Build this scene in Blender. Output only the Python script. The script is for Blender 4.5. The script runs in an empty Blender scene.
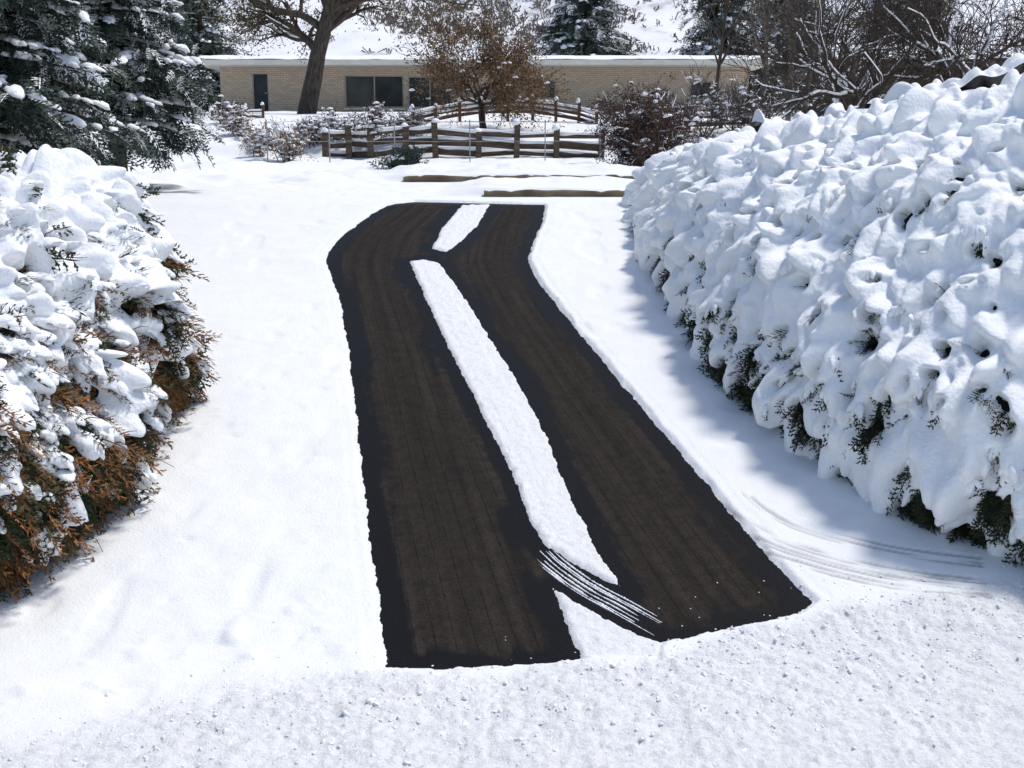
import bpy, math, random
import numpy as np
from mathutils import Vector
rng = np.random.default_rng(11)
random.seed(5)
F = 1200.0; PITCH = math.radians(11.5); CZ = 3.65
sp, cp = math.sin(PITCH), math.cos(PITCH)
SC = bpy.context.scene
COL = SC.collection

# ---------------------------------------------------------------- noise
def _h(ix, iy, iz):
    n = (ix*374761393 + iy*668265263 + iz*1440662683).astype(np.int64) & 0xFFFFFFFF
    n = ((n ^ (n >> 13)) * 1274126177) & 0xFFFFFFFF
    n = ((n ^ (n >> 15)) * 2246822519) & 0xFFFFFFFF
    n = n ^ (n >> 16)
    return n / 4294967295.0
def vn(x, y, z=None, s=0):
    x = np.asarray(x, float); y = np.asarray(y, float)
    z = np.zeros_like(x) if z is None else np.asarray(z, float)
    x = x + s*17.31; y = y + s*9.77; z = z + s*5.13
    ix, iy, iz = np.floor(x), np.floor(y), np.floor(z)
    fx, fy, fz = x-ix, y-iy, z-iz
    ix, iy, iz = ix.astype(np.int64), iy.astype(np.int64), iz.astype(np.int64)
    fx = fx*fx*(3-2*fx); fy = fy*fy*(3-2*fy); fz = fz*fz*(3-2*fz)
    r = 0
    for a in (0, 1):
        for b in (0, 1):
            for c in (0, 1):
                w = (fx if a else 1-fx)*(fy if b else 1-fy)*(fz if c else 1-fz)
                r = r + w*_h(ix+a, iy+b, iz+c)
    return r*2-1
def fbm(x, y, z=None, s=0, o=3):
    r = 0; a = 1; f = 1; t = 0
    for i in range(o):
        r = r + a*vn(np.asarray(x)*f, np.asarray(y)*f, None if z is None else np.asarray(z)*f, s+i*3)
        t += a; a *= .5; f *= 2.07
    return r/t
def sst(a, b, x):
    t = np.clip((x-a)/(b-a), 0, 1); return t*t*(3-2*t)

# ---------------------------------------------------------------- terrain profile
_ty = np.arange(-80, 420, 0.05)
_tz = np.interp(_ty, [-80, 7.7, 8.0, 20, 22, 30, 35, 37.9, 38.5, 43, 47, 60, 75, 420],
                [0, 0, 0.02, 2.6, 2.68, 2.8, 2.95, 3.08, 3.5, 4.15, 4.55, 4.95, 5.1, 5.3])
_k = np.exp(-np.linspace(-2.5, 2.5, 15)**2); _k /= _k.sum()
_tz = np.convolve(np.pad(_tz, 7, mode='edge'), _k, 'valid')
def gz(Y): return np.interp(Y, _ty, _tz)
def ray(px, py):
    a = (px-512)/F; b = (384-py)/F
    return a, cp+b*sp, -sp+b*cp
def at(px, py, Y):
    x, y, z = ray(px, py); t = Y/y
    return np.array([x*t, Y, CZ+z*t])
def hit(px, py):
    x, y, z = ray(px, py); t = np.arange(3, 60, 0.01)
    g = CZ+z*t - gz(y*t); i = np.argmax(g < 0); return (x*t[i], y*t[i])
def gx(px, Y):
    d = Y*cp - (gz(Y)-CZ)*sp
    return (px-512)/F*d

# ---------------------------------------------------------------- mesh helpers
class MB:
    def __init__(s): s.v = []; s.q = []; s.n = 0
    def add(s, v, q):
        v = np.asarray(v, float).reshape(-1, 3); q = np.asarray(q, int).reshape(-1, 4)
        s.v.append(v); s.q.append(q+s.n); s.n += len(v)
    def arr(s):
        return np.concatenate(s.v), np.concatenate(s.q)
def make(name, v, q, mat, smooth=False, loc=(0, 0, 0), parent=None):
    v = np.asarray(v, float).reshape(-1, 3) - np.asarray(loc, float); q = np.asarray(q, int).reshape(-1, 4)
    me = bpy.data.meshes.new(name)
    me.vertices.add(len(v)); me.vertices.foreach_set('co', v.ravel())
    me.loops.add(len(q)*4); me.loops.foreach_set('vertex_index', q.ravel())
    me.polygons.add(len(q)); me.polygons.foreach_set('loop_start', np.arange(len(q))*4)
    me.polygons.foreach_set('use_smooth', np.full(len(q), smooth))
    me.update(calc_edges=True); me.validate()
    me.materials.append(mat)
    ob = bpy.data.objects.new(name, me); COL.objects.link(ob)
    if parent is not None: ob.parent = parent
    else: ob.location = loc
    return ob
class Thing:
    def __init__(s, name, loc, label, category, group=None):
        s.loc = np.array(loc, float)
        e = bpy.data.objects.new(name, None); COL.objects.link(e); e.location = loc
        e.empty_display_size = .2
        e["label"] = label; e["category"] = category
        if group: e["group"] = group
        s.ob = e
    def part(s, name, mb, mat, smooth=False, parent=None, label=None):
        v, q = mb.arr() if isinstance(mb, MB) else mb
        o = make(name, v, q, mat, smooth, s.loc, parent or s.ob)
        if label: o["label"] = label
        if name in ('snow', 'snow_clump', 'snow_dusting', 'snow_tip', 'bough', 'crown', 'foliage', 'branch', 'twig', 'dead_frond'): o["kind"] = "stuff"
        return o
def box(x0, x1, y0, y1, z0, z1):
    v = np.array([[x0,y0,z0],[x1,y0,z0],[x1,y1,z0],[x0,y1,z0],[x0,y0,z1],[x1,y0,z1],[x1,y1,z1],[x0,y1,z1]], float)
    q = [[0,3,2,1],[4,5,6,7],[0,1,5,4],[1,2,6,5],[2,3,7,6],[3,0,4,7]]
    return v, q
def beam(a, b, w, h):
    a = np.array(a, float); b = np.array(b, float); t = b-a; t /= np.linalg.norm(t)
    s = np.cross(t, [0, 0, 1]); s /= np.linalg.norm(s)+1e-9; u = np.cross(s, t)
    o = [s*i*w/2+u*j*h/2 for i, j in ((-1,-1),(1,-1),(1,1),(-1,1))]
    v = [a+k for k in o]+[b+k for k in o]
    q = [[0,1,2,3],[7,6,5,4],[0,4,5,1],[1,5,6,2],[2,6,7,3],[3,7,4,0]]
    return np.array(v), q
def tube(p, r, n=6):
    p = np.asarray(p, float); r = np.asarray(r, float)
    t = np.gradient(p, axis=0); t /= np.linalg.norm(t, axis=1)[:, None]+1e-9
    m = t.mean(0); ref = np.array([0, 0, 1.]) if abs(m[2]) < .8*np.linalg.norm(m) else np.array([1., 0, 0])
    b = np.cross(t, ref); b /= np.linalg.norm(b, axis=1)[:, None]+1e-9; c = np.cross(b, t)
    a = np.linspace(0, 2*np.pi, n, endpoint=False)
    v = p[:, None]+r[:, None, None]*(np.cos(a)[None, :, None]*b[:, None]+np.sin(a)[None, :, None]*c[:, None])
    k = len(p); i = np.arange(k-1)[:, None]*n; j = np.arange(n)[None]; j2 = (j+1) % n
    q = np.stack([i+j, i+j2, i+n+j2, i+n+j], -1).reshape(-1, 4)
    return v.reshape(-1, 3), q
def gridq(nu, nv, closed=False):
    iu = np.arange(nu if closed else nu-1); iv = np.arange(nv-1)
    U, V = np.meshgrid(iu, iv, indexing='ij'); U2 = (U+1) % nu
    return np.stack([U*nv+V, U2*nv+V, U2*nv+V+1, U*nv+V+1], -1).reshape(-1, 4)
def instances(T, TQ, P, A, B, C):
    v = P[:, None]+T[None, :, 0:1]*A[:, None]+T[None, :, 1:2]*B[:, None]+T[None, :, 2:3]*C[:, None]
    q = TQ[None]+(np.arange(len(P))*len(T))[:, None, None]
    return v.reshape(-1, 3), q.reshape(-1, 4)
def nrm(a): return a/(np.linalg.norm(a, axis=-1, keepdims=True)+1e-9)

def frond_template(seed, ns=8, leaf=4, wid=.03):
    r = np.random.default_rng(seed); V = []; Q = []
    def dia(a, b, w):
        a = np.array(a); b = np.array(b); d = b-a; s = np.array([-d[1], d[0], 0]); s = s/(np.linalg.norm(s)+1e-9)*w
        k = len(V); V.extend([a, a+d*.45+s, b, a+d*.45-s+np.array([0, 0, .01])]); Q.append([k, k+1, k+2, k+3])
    dr = lambda l: -.22*l*l
    for i in range(4):
        a, b = i/4, (i+1.2)/4
        dia([a, 0, dr(a)], [b, 0, dr(b)], wid*.6)
    for i in range(ns):
        for sg in (-1, 1):
            l = .06+.9*(i+r.random()*.7)/ns; L = (.42-.25*l)*(.75+.5*r.random()); an = .75+.3*r.random()
            a = np.array([l, 0, dr(l)]); dz = -.1*r.random()+.04
            b = a+L*np.array([math.cos(an), sg*math.sin(an), dz])
            dia(a, b, wid*.8)
            for j in range(leaf):
                f = .2+.75*(j+r.random()*.6)/leaf; c = a+(b-a)*f; s2 = 1 if j % 2 else -1
                an2 = sg*an+s2*.7; L2 = L*.38*(1.1-f*.5)
                dia(c, c+L2*np.array([math.cos(an2), math.sin(an2), -.15+.2*r.random()]), wid*.7)
    return np.array(V, float), np.array(Q, int)
FR = [frond_template(i, 7, 3) for i in range(4)]
FRS = [frond_template(20+i, 6, 2, .038) for i in range(3)]
def add_fronds(mb, P, out, L, templates, rg=rng, wid=1.):
    K = len(P)
    if K == 0: return
    A = nrm(out); up = np.tile([0, 0, 1.], (K, 1))+rg.normal(0, .45, (K, 3))
    B = nrm(np.cross(up, A)); C = np.cross(A, B)
    idx = rg.integers(0, len(templates), K)
    for t in range(len(templates)):
        m = idx == t
        if m.sum(): mb.add(*instances(templates[t][0], templates[t][1], P[m], A[m]*L[m, None], B[m]*L[m, None]*wid, C[m]*L[m, None]))
def pillow_template(nl, nm):
    th = np.linspace(0.02, math.pi-.02, nl); ph = np.linspace(0, 2*math.pi, nm, endpoint=False)
    T, Ph = np.meshgrid(th, ph, indexing='ij')
    x = np.sin(T)*np.cos(Ph); y = np.sin(T)*np.sin(Ph); z = np.cos(T)
    z = np.where(z < 0, z*.35, z); z = z-.28*x*x-.12*y*y
    v = np.stack([x, y, z], -1).reshape(-1, 3)
    i = np.arange(nl-1)[:, None]*nm; j = np.arange(nm)[None]; j2 = (j+1) % nm
    q = np.stack([i+j, i+nm+j, i+nm+j2, i+j2], -1).reshape(-1, 4)
    return v, q
PIL = pillow_template(10, 14); PILS = pillow_template(6, 8); PILT = pillow_template(5, 6)
def add_pillows(mb, P, out, La, Lb, Lc, tpl=PIL, amp=.25, fr=7., upv=None):
    K = len(P); A = nrm(out); up = np.tile([0, 0, 1.], (K, 1)) if upv is None else upv
    B = nrm(np.cross(up, A)); C = np.cross(A, B)
    v, q = instances(tpl[0], tpl[1], P, A*La[:, None], B*Lb[:, None], C*Lc[:, None])
    m = len(tpl[0]); c = np.repeat(P, m, 0); d = v-c
    n = 1+amp*(fbm(v[:, 0]*fr, v[:, 1]*fr, v[:, 2]*fr, 3, 2)*1.6)
    mb.add(c+d*n[:, None], q)

# ---------------------------------------------------------------- materials
def mat_new(name):
    m = bpy.data.materials.new(name); m.use_nodes = True
    nt = m.node_tree; b = nt.nodes['Principled BSDF']; return m, nt, b
def nd(nt, t, **k):
    n = nt.nodes.new(t)
    for a, v in k.items():
        if a in n.inputs.keys(): n.inputs[a].default_value = v
        else: setattr(n, a, v)
    return n
def ramp(nt, fac, stops):
    r = nt.nodes.new('ShaderNodeValToRGB'); e = r.color_ramp.elements
    while len(e) < len(stops): e.new(.5)
    for i, (p, c) in enumerate(stops):
        e[i].position = p; e[i].color = (*c, 1) if len(c) == 3 else c
    nt.links.new(fac, r.inputs[0]); return r.outputs[0]
def noisemat(name, stops, scale=8., rough=.8, bump=0., bscale=40., detail=5., stretch=None, spec=.25, dist=.02):
    m, nt, b = mat_new(name); L = nt.links
    g = nd(nt, 'ShaderNodeNewGeometry'); src = g.outputs['Position']
    if stretch:
        mp = nd(nt, 'ShaderNodeMapping'); mp.inputs['Scale'].default_value = stretch; L.new(src, mp.inputs[0]); src = mp.outputs[0]
    n = nd(nt, 'ShaderNodeTexNoise', Scale=scale, Detail=detail); L.new(src, n.inputs['Vector'])
    L.new(ramp(nt, n.outputs['Fac'], stops), b.inputs['Base Color'])
    b.inputs['Roughness'].default_value = rough; b.inputs['Specular IOR Level'].default_value = spec
    if bump:
        n2 = nd(nt, 'ShaderNodeTexNoise', Scale=bscale, Detail=4.); L.new(src, n2.inputs['Vector'])
        bp = nd(nt, 'ShaderNodeBump', Strength=bump, Distance=dist); L.new(n2.outputs['Fac'], bp.inputs['Height']); L.new(bp.outputs[0], b.inputs['Normal'])
    return m
M_SNOWF = noisemat('fluffy_snow', [(.3, (.87, .88, .895)), (.7, (.915, .92, .93))], 3., .65, .5, 24., spec=.15, dist=.03)
M_CLOD = noisemat('snow_crystal', [(.3, (.89, .893, .895)), (.7, (.93, .93, .935))], 25., .5, .3, 90., spec=.3, dist=.01)
def snowground():
    m, nt, b = mat_new('snow'); L = nt.links
    g = nd(nt, 'ShaderNodeNewGeometry'); n = nd(nt, 'ShaderNodeTexNoise', Scale=3., Detail=5.); L.new(g.outputs['Position'], n.inputs['Vector'])
    c = ramp(nt, n.outputs['Fac'], [(.3, (.87, .876, .888)), (.7, (.905, .91, .918))])
    a = nd(nt, 'ShaderNodeAttribute', attribute_name='dirt'); mx = nd(nt, 'ShaderNodeMix', data_type='RGBA')
    L.new(a.outputs['Fac'], mx.inputs[0]); L.new(c, mx.inputs[6]); mx.inputs[7].default_value = (.13, .115, .105, 1)
    n3 = nd(nt, 'ShaderNodeTexNoise', Scale=18., Detail=8.); n3.inputs['Roughness'].default_value = .7; L.new(g.outputs['Position'], n3.inputs['Vector'])
    ro = nd(nt, 'ShaderNodeAttribute', attribute_name='crushed')
    pit = ramp(nt, n3.outputs['Fac'], [(.38, (.89, .89, .893)), (.5, (1.03, 1.03, 1.02))]); mx2 = nd(nt, 'ShaderNodeMix', data_type='RGBA', blend_type='MULTIPLY')
    L.new(ro.outputs['Fac'], mx2.inputs[0]); L.new(mx.outputs[2], mx2.inputs[6]); L.new(pit, mx2.inputs[7]); L.new(mx2.outputs[2], b.inputs['Base Color'])
    b.inputs['Roughness'].default_value = .6; b.inputs['Specular IOR Level'].default_value = .2
    n2 = nd(nt, 'ShaderNodeTexNoise', Scale=40., Detail=8.); n2.inputs['Roughness'].default_value = .7; L.new(g.outputs['Position'], n2.inputs['Vector'])
    st = nd(nt, 'ShaderNodeMath', operation='MULTIPLY_ADD'); L.new(ro.outputs['Fac'], st.inputs[0]); st.inputs[1].default_value = .022; st.inputs[2].default_value = .014
    bp = nd(nt, 'ShaderNodeBump', Strength=.75); L.new(st.outputs[0], bp.inputs['Distance']); L.new(n2.outputs['Fac'], bp.inputs['Height']); L.new(bp.outputs[0], b.inputs['Normal'])
    return m
M_SNOW = snowground()
M_GREEN = noisemat('evergreen_foliage', [(.3, (.010, .017, .008)), (.5, (.022, .030, .013)), (.68, (.045, .045, .02)), (.82, (.09, .055, .025))], 2.6, .7, detail=3.)
M_BROWNG = noisemat('browned_foliage', [(.34, (.018, .030, .012)), (.50, (.040, .050, .02)), (.60, (.10, .055, .024)), (.75, (.24, .10, .035))], 1.9, .7, detail=4.)
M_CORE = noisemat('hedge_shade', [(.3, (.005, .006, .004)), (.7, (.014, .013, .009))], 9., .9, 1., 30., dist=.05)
M_SPRUCE = noisemat('spruce_needles', [(.3, (.020, .033, .026)), (.55, (.040, .062, .048)), (.75, (.07, .095, .076))], 1.6, .7)
M_BARK = noisemat('bark', [(.3, (.035, .026, .02)), (.6, (.09, .07, .055)), (.8, (.15, .125, .1))], 14., .9, .8, 30., stretch=(1, 1, .25))
M_BARKD = noisemat('dark_bark', [(.3, (.03, .022, .018)), (.7, (.085, .065, .052))], 14., .9, .6, 30., stretch=(1, 1, .25))
M_ASPEN = noisemat('pale_bark', [(.35, (.07, .055, .045)), (.6, (.19, .16, .13))], 6., .85, stretch=(1, 1, .6))
M_TWIG = noisemat('twig', [(.3, (.045, .032, .026)), (.7, (.12, .08, .058))], 5., .9)
M_GREYTWIG = noisemat('grey_twig', [(.3, (.06, .048, .042)), (.7, (.16, .13, .11))], 5., .9)
M_BRUSH = noisemat('hillside_scrub', [(.3, (.11, .095, .085)), (.7, (.24, .20, .17))], .3, .9)
M_RUSSET = noisemat('russet_leaf', [(.3, (.10, .058, .034)), (.5, (.21, .13, .072)), (.75, (.32, .21, .12))], 3., .8)
M_REDLEAF = noisemat('red_brown_leaf', [(.3, (.045, .025, .025)), (.6, (.11, .06, .05)), (.8, (.17, .10, .07))], 3., .8)
M_OLIVE = noisemat('olive_leaf', [(.3, (.08, .065, .035)), (.7, (.2, .16, .08))], 3., .8)
M_WOOD = noisemat('fence_timber', [(.3, (.05, .038, .03)), (.55, (.11, .08, .058)), (.8, (.19, .14, .10))], 3., .85, .4, 20., stretch=(.7, 1, 6))
M_REDWOOD = noisemat('reddish_timber', [(.3, (.07, .036, .026)), (.7, (.19, .095, .06))], 3., .85, stretch=(.7, 1, 6))
M_STONE = noisemat('ochre_stone', [(.3, (.08, .062, .042)), (.55, (.17, .135, .09)), (.8, (.28, .23, .15))], 2.2, .9, .6, 10.)
M_FASCIA = noisemat('cream_paint', [(.3, (.60, .57, .50)), (.7, (.70, .67, .60))], 2., .6)
M_FRAME = noisemat('window_frame_paint', [(.3, (.3, .28, .25)), (.7, (.38, .36, .32))], 2., .5)
M_DOOR = noisemat('dark_door_paint', [(.3, (.015, .022, .03)), (.7, (.03, .04, .05))], 3., .5)
M_SHED = noisemat('brown_siding', [(.3, (.045, .032, .028)), (.7, (.11, .07, .055))], 2., .85, stretch=(6, 6, .4))
M_ROOFING = noisemat('roofing', [(.3, (.07, .06, .055)), (.7, (.14, .11, .1))], 8., .9)
M_METAL = noisemat('galvanised_metal', [(.3, (.25, .25, .26)), (.7, (.35, .35, .36))], 4., .5)
M_RUST = noisemat('rusty_frond', [(.3, (.06, .035, .018)), (.5, (.19, .085, .03)), (.7, (.36, .15, .05))], 3., .75)
def glass():
    m, nt, b = mat_new('window_glass')
    g = nd(nt, 'ShaderNodeNewGeometry'); n = nd(nt, 'ShaderNodeTexNoise', Scale=.7, Detail=2.)
    nt.links.new(g.outputs['Position'], n.inputs['Vector'])
    nt.links.new(ramp(nt, n.outputs['Fac'], [(.35, (.010, .013, .016)), (.65, (.04, .05, .055))]), b.inputs['Base Color'])
    b.inputs['Roughness'].default_value = .15; b.inputs['Specular IOR Level'].default_value = .4; return m
M_GLASS = glass()
def brick():
    m, nt, b = mat_new('tan_brick'); L = nt.links
    g = nd(nt, 'ShaderNodeNewGeometry'); s = nd(nt, 'ShaderNodeSeparateXYZ'); c = nd(nt, 'ShaderNodeCombineXYZ')
    L.new(g.outputs['Position'], s.inputs[0]); a = nd(nt, 'ShaderNodeMath', operation='ADD'); L.new(s.outputs[0], a.inputs[0]); L.new(s.outputs[1], a.inputs[1])
    L.new(a.outputs[0], c.inputs[0]); L.new(s.outputs[2], c.inputs[1])
    t = nd(nt, 'ShaderNodeTexBrick', Scale=1.); t.inputs['Brick Width'].default_value = .3; t.inputs['Row Height'].default_value = .1
    t.inputs['Mortar Size'].default_value = .012
    t.inputs['Color1'].default_value = (.52, .43, .33, 1); t.inputs['Color2'].default_value = (.42, .34, .26, 1); t.inputs['Mortar'].default_value = (.30, .25, .20, 1)
    L.new(c.outputs[0], t.inputs['Vector']); L.new(t.outputs['Color'], b.inputs['Base Color']); b.inputs['Roughness'].default_value = .85
    return m
M_BRICK = brick()
def asphalt():
    m, nt, b = mat_new('asphalt'); L = nt.links
    e = nd(nt, 'ShaderNodeAttribute', attribute_name='edge'); la = nd(nt, 'ShaderNodeAttribute', attribute_name='lat')
    g = nd(nt, 'ShaderNodeNewGeometry'); s = nd(nt, 'ShaderNodeSeparateXYZ'); L.new(g.outputs['Position'], s.inputs[0])
    c = nd(nt, 'ShaderNodeCombineXYZ'); L.new(s.outputs[1], c.inputs[0]); L.new(la.outputs['Fac'], c.inputs[1])
    mp = nd(nt, 'ShaderNodeMapping'); mp.inputs['Scale'].default_value = (.3, 8, 1); L.new(c.outputs[0], mp.inputs[0])
    n1 = nd(nt, 'ShaderNodeTexNoise', Scale=1., Detail=6.); L.new(mp.outputs[0], n1.inputs['Vector'])
    mp2 = nd(nt, 'ShaderNodeMapping'); mp2.inputs['Scale'].default_value = (.35, 1.6, 1); L.new(c.outputs[0], mp2.inputs[0])
    n2 = nd(nt, 'ShaderNodeTexNoise', Scale=2., Detail=6.); L.new(mp2.outputs[0], n2.inputs['Vector'])
    n3 = nd(nt, 'ShaderNodeTexNoise', Scale=70., Detail=4.); L.new(g.outputs['Position'], n3.inputs['Vector'])
    n4 = nd(nt, 'ShaderNodeTexNoise', Scale=9., Detail=7.); n4.inputs['Roughness'].default_value = .65; L.new(g.outputs['Position'], n4.inputs['Vector'])
    a1 = nd(nt, 'ShaderNodeMath', operation='MULTIPLY_ADD'); L.new(n2.outputs['Fac'], a1.inputs[0]); a1.inputs[1].default_value = .50; L.new(e.outputs['Fac'], a1.inputs[2])
    a15 = nd(nt, 'ShaderNodeMath', operation='MULTIPLY_ADD'); L.new(n4.outputs['Fac'], a15.inputs[0]); a15.inputs[1].default_value = .3; L.new(a1.outputs[0], a15.inputs[2])
    a2 = nd(nt, 'ShaderNodeMath', operation='MULTIPLY_ADD'); L.new(n1.outputs['Fac'], a2.inputs[0]); a2.inputs[1].default_value = .30; L.new(a15.outputs[0], a2.inputs[2])
    dry = nd(nt, 'ShaderNodeMapRange'); dry.inputs['From Min'].default_value = .70; dry.inputs['From Max'].default_value = .84; dry.interpolation_type = 'SMOOTHSTEP'
    L.new(a2.outputs[0], dry.inputs['Value'])
    st = ramp(nt, n1.outputs['Fac'], [(.28, (.020, .0158, .0135)), (.5, (.028, .0225, .0188)), (.74, (.040, .0325, .0270))])
    ml = nd(nt, 'ShaderNodeMath', operation='MULTIPLY'); L.new(la.outputs['Fac'], ml.inputs[0]); ml.inputs[1].default_value = 7.6
    fr = nd(nt, 'ShaderNodeMath', operation='FRACT'); L.new(ml.outputs[0], fr.inputs[0])
    sb = nd(nt, 'ShaderNodeMath', operation='SUBTRACT'); L.new(fr.outputs[0], sb.inputs[0]); sb.inputs[1].default_value = .5
    ab = nd(nt, 'ShaderNodeMath', operation='ABSOLUTE'); L.new(sb.outputs[0], ab.inputs[0])
    mp5 = nd(nt, 'ShaderNodeMapping'); mp5.inputs['Scale'].default_value = (6, 8, 1); L.new(c.outputs[0], mp5.inputs[0])
    n5 = nd(nt, 'ShaderNodeTexNoise', Scale=1., Detail=4.); L.new(mp5.outputs[0], n5.inputs['Vector'])
    md = nd(nt, 'ShaderNodeMath', operation='MULTIPLY_ADD'); L.new(n5.outputs['Fac'], md.inputs[0]); md.inputs[1].default_value = .10; L.new(ab.outputs[0], md.inputs[2])
    seam = ramp(nt, md.outputs[0], [(.065, (.42, .40, .39)), (.10, (1, 1, 1))])
    mx = nd(nt, 'ShaderNodeMix', data_type='RGBA', blend_type='MULTIPLY'); mx.inputs[0].default_value = .8; L.new(st, mx.inputs[6]); L.new(seam, mx.inputs[7])
    sp_ = ramp(nt, n3.outputs['Fac'], [(.32, (.45, .45, .45)), (.5, (.95, .95, .95)), (.72, (1.25, 1.22, 1.2))])
    mx1 = nd(nt, 'ShaderNodeMix', data_type='RGBA', blend_type='MULTIPLY'); mx1.inputs[0].default_value = 1; L.new(mx.outputs[2], mx1.inputs[6]); L.new(sp_, mx1.inputs[7])
    pt = ramp(nt, n4.outputs['Fac'], [(.35, (.75, .75, .75)), (.6, (1.1, 1.1, 1.1))])
    mx3 = nd(nt, 'ShaderNodeMix', data_type='RGBA', blend_type='MULTIPLY'); mx3.inputs[0].default_value = 1; L.new(mx1.outputs[2], mx3.inputs[6]); L.new(pt, mx3.inputs[7])
    mx2 = nd(nt, 'ShaderNodeMix', data_type='RGBA'); L.new(dry.outputs[0], mx2.inputs[0]); mx2.inputs[6].default_value = (.0048, .0046, .0056, 1); L.new(mx3.outputs[2], mx2.inputs[7])
    L.new(mx2.outputs[2], b.inputs['Base Color'])
    mr = nd(nt, 'ShaderNodeMapRange'); mr.inputs['To Min'].default_value = .55; mr.inputs['To Max'].default_value = .85; L.new(dry.outputs[0], mr.inputs['Value']); L.new(mr.outputs[0], b.inputs['Roughness'])
    b.inputs['Specular IOR Level'].default_value = .10
    bp = nd(nt, 'ShaderNodeBump', Strength=.6, Distance=.008); L.new(n3.outputs['Fac'], bp.inputs['Height']); L.new(bp.outputs[0], b.inputs['Normal'])
    return m
M_ASPH = asphalt()

# ---------------------------------------------------------------- driveway outline (world coordinates)
def W(pts): return np.array([hit(*p) for p in pts])
outer = W([(388,669),(380,610),(372,560),(366,500),(360,450),(354,395),(348,345),(339,298),(326,262),(328,252),(345,234),(372,214),(395,204),(415,202),
           (500,204),(545,205),(543,222),(534,240),(527,262),(540,284),(560,310),(610,370),(660,430),(720,500),(772,562),(812,603),(795,615),(720,632),(660,643),(655,662),(582,661),(500,668),(440,671)])
strip1 = W([(409,262),(424,260),(440,264),(480,322),(520,386),(548,440),(566,490),(600,556),(622,588),(590,574),(562,557),(543,543),(528,520),(515,480),(490,430),(470,390),(445,340),(424,295)])
strip2 = W([(462,206),(490,205),(478,225),(460,242),(446,252),(432,249),(442,228)])
patch = W([(552,588),(575,602),(605,620),(635,634),(660,643),(660,675),(590,690),(578,652),(566,625)])
def sd_poly(X, Y, P):
    d = np.full(X.shape, 1e9); ins = np.zeros(X.shape, bool); n = len(P)
    for i in range(n):
        ax, ay = P[i]; bx, by = P[(i+1) % n]; ex, ey = bx-ax, by-ay
        wx, wy = X-ax, Y-ay; t = np.clip((wx*ex+wy*ey)/(ex*ex+ey*ey), 0, 1)
        d = np.minimum(d, (wx-ex*t)**2+(wy-ey*t)**2)
        c = ((ay > Y) != (by > Y)) & (X < (bx-ax)*(Y-ay)/(by-ay+1e-12)+ax); ins ^= c
    d = np.sqrt(d); return np.where(ins, -d, d)
def smooth_line(P, n=40):
    P = np.asarray(P, float); tt = np.linspace(0, len(P)-1, n)
    Q = np.vstack([2*P[0]-P[1], P, 2*P[-1]-P[-2]]); out = []
    for s in tt:
        i = min(int(s), len(P)-2); u = s-i; p0, p1, p2, p3 = Q[i:i+4]
        out.append(.5*((2*p1)+(-p0+p2)*u+(2*p0-5*p1+4*p2-p3)*u*u+(-p0+3*p1-3*p2+p3)*u**3))
    return np.array(out)
def sd_line(X, Y, P):
    d = np.full(X.shape, 1e9)
    for i in range(len(P)-1):
        ax, ay = P[i]; bx, by = P[i+1]; ex, ey = bx-ax, by-ay
        wx, wy = X-ax, Y-ay; t = np.clip((wx*ex+wy*ey)/(ex*ex+ey*ey), 0, 1)
        d = np.minimum(d, (wx-ex*t)**2+(wy-ey*t)**2)
    return np.sqrt(d)
def offset_line(P, o):
    t = np.gradient(P, axis=0); t /= np.linalg.norm(t, axis=1)[:, None]; return P+np.stack([-t[:, 1], t[:, 0]], 1)*o
tyre0 = smooth_line(W([(712,500),(735,522),(775,545),(830,563),(900,578),(985,590)]), 30)
def bare_parts(X, Y):
    wob = .014*fbm(X*3, Y*3, s=1, o=2)+.026*fbm(X*13, Y*9, s=2, o=3)+.016*fbm(X*45, Y*30, s=4, o=2)
    o = sd_poly(X, Y, outer); s1 = sd_poly(X, Y, strip1); s2 = sd_poly(X, Y, strip2); s3 = sd_poly(X, Y, patch)
    return np.maximum(np.maximum(o, -s1), np.maximum(-s2, -s3))+wob, o
def bare_sd(X, Y): return bare_parts(X, Y)[0]

def axis(segs):
    out = [segs[0][0]]
    for a, b, d in segs:
        n = max(1, int(round((b-a)/d))); out.extend(list(a+(b-a)*np.arange(1, n+1)/n))
    return np.array(out)
xs = axis([(-260,-60,20),(-60,-14,2.),(-14,-5.2,.12),(-5.2,-1.6,.028),(-1.6,3.0,.018),(3.0,5.2,.024),(5.2,14,.14),(14,60,2.),(60,260,20)])
ys = axis([(-60,2,6),(2,5.6,.2),(5.6,10.2,.020),(10.2,20.9,.034),(20.9,30,.07),(30,50,.16),(50,80,1.),(80,400,20)])
GX, GY = np.meshgrid(xs, ys, indexing='ij')
Z = gz(GY)
near = (GX > -5.6) & (GX < 5.6) & (GY > 5.5) & (GY < 22)
SD = np.full(GX.shape, 1.0); OUT = np.full(GX.shape, 1.0)
SD[near], OUT[near] = bare_parts(GX[near], GY[near])
bl = W([(0,748),(120,716),(240,688),(330,676),(400,672),(600,668),(690,648),(760,625),(830,608),(1024,586)])
lineY = np.interp(GX, bl[:, 0], bl[:, 1])+.16*fbm(GX*1.3, GX*0+3.3, s=8)
soft = sst(-.9, -1.8, GX)
fg = sst(.04+.25*soft, -.22-.35*soft, GY-lineY+.10*fbm(GX*4, GY*4, s=71, o=2))*(GY > 1)
H = .016+.012*fbm(GX*.9, GY*.9, s=3)+.006*fbm(GX*4, GY*4, s=4)+.003*fbm(GX*16, GY*16, s=5)
dim = np.abs(fbm(GX*1.9+4, GY*1.4, s=9, o=2)); H = H-.018*sst(.42, .65, dim)
side = sst(-1.2, -2.0, GX)*sst(16, 9, GY); H = H+side*.030*fbm(GX*1.6, GY*1.6, s=13, o=3)
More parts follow.
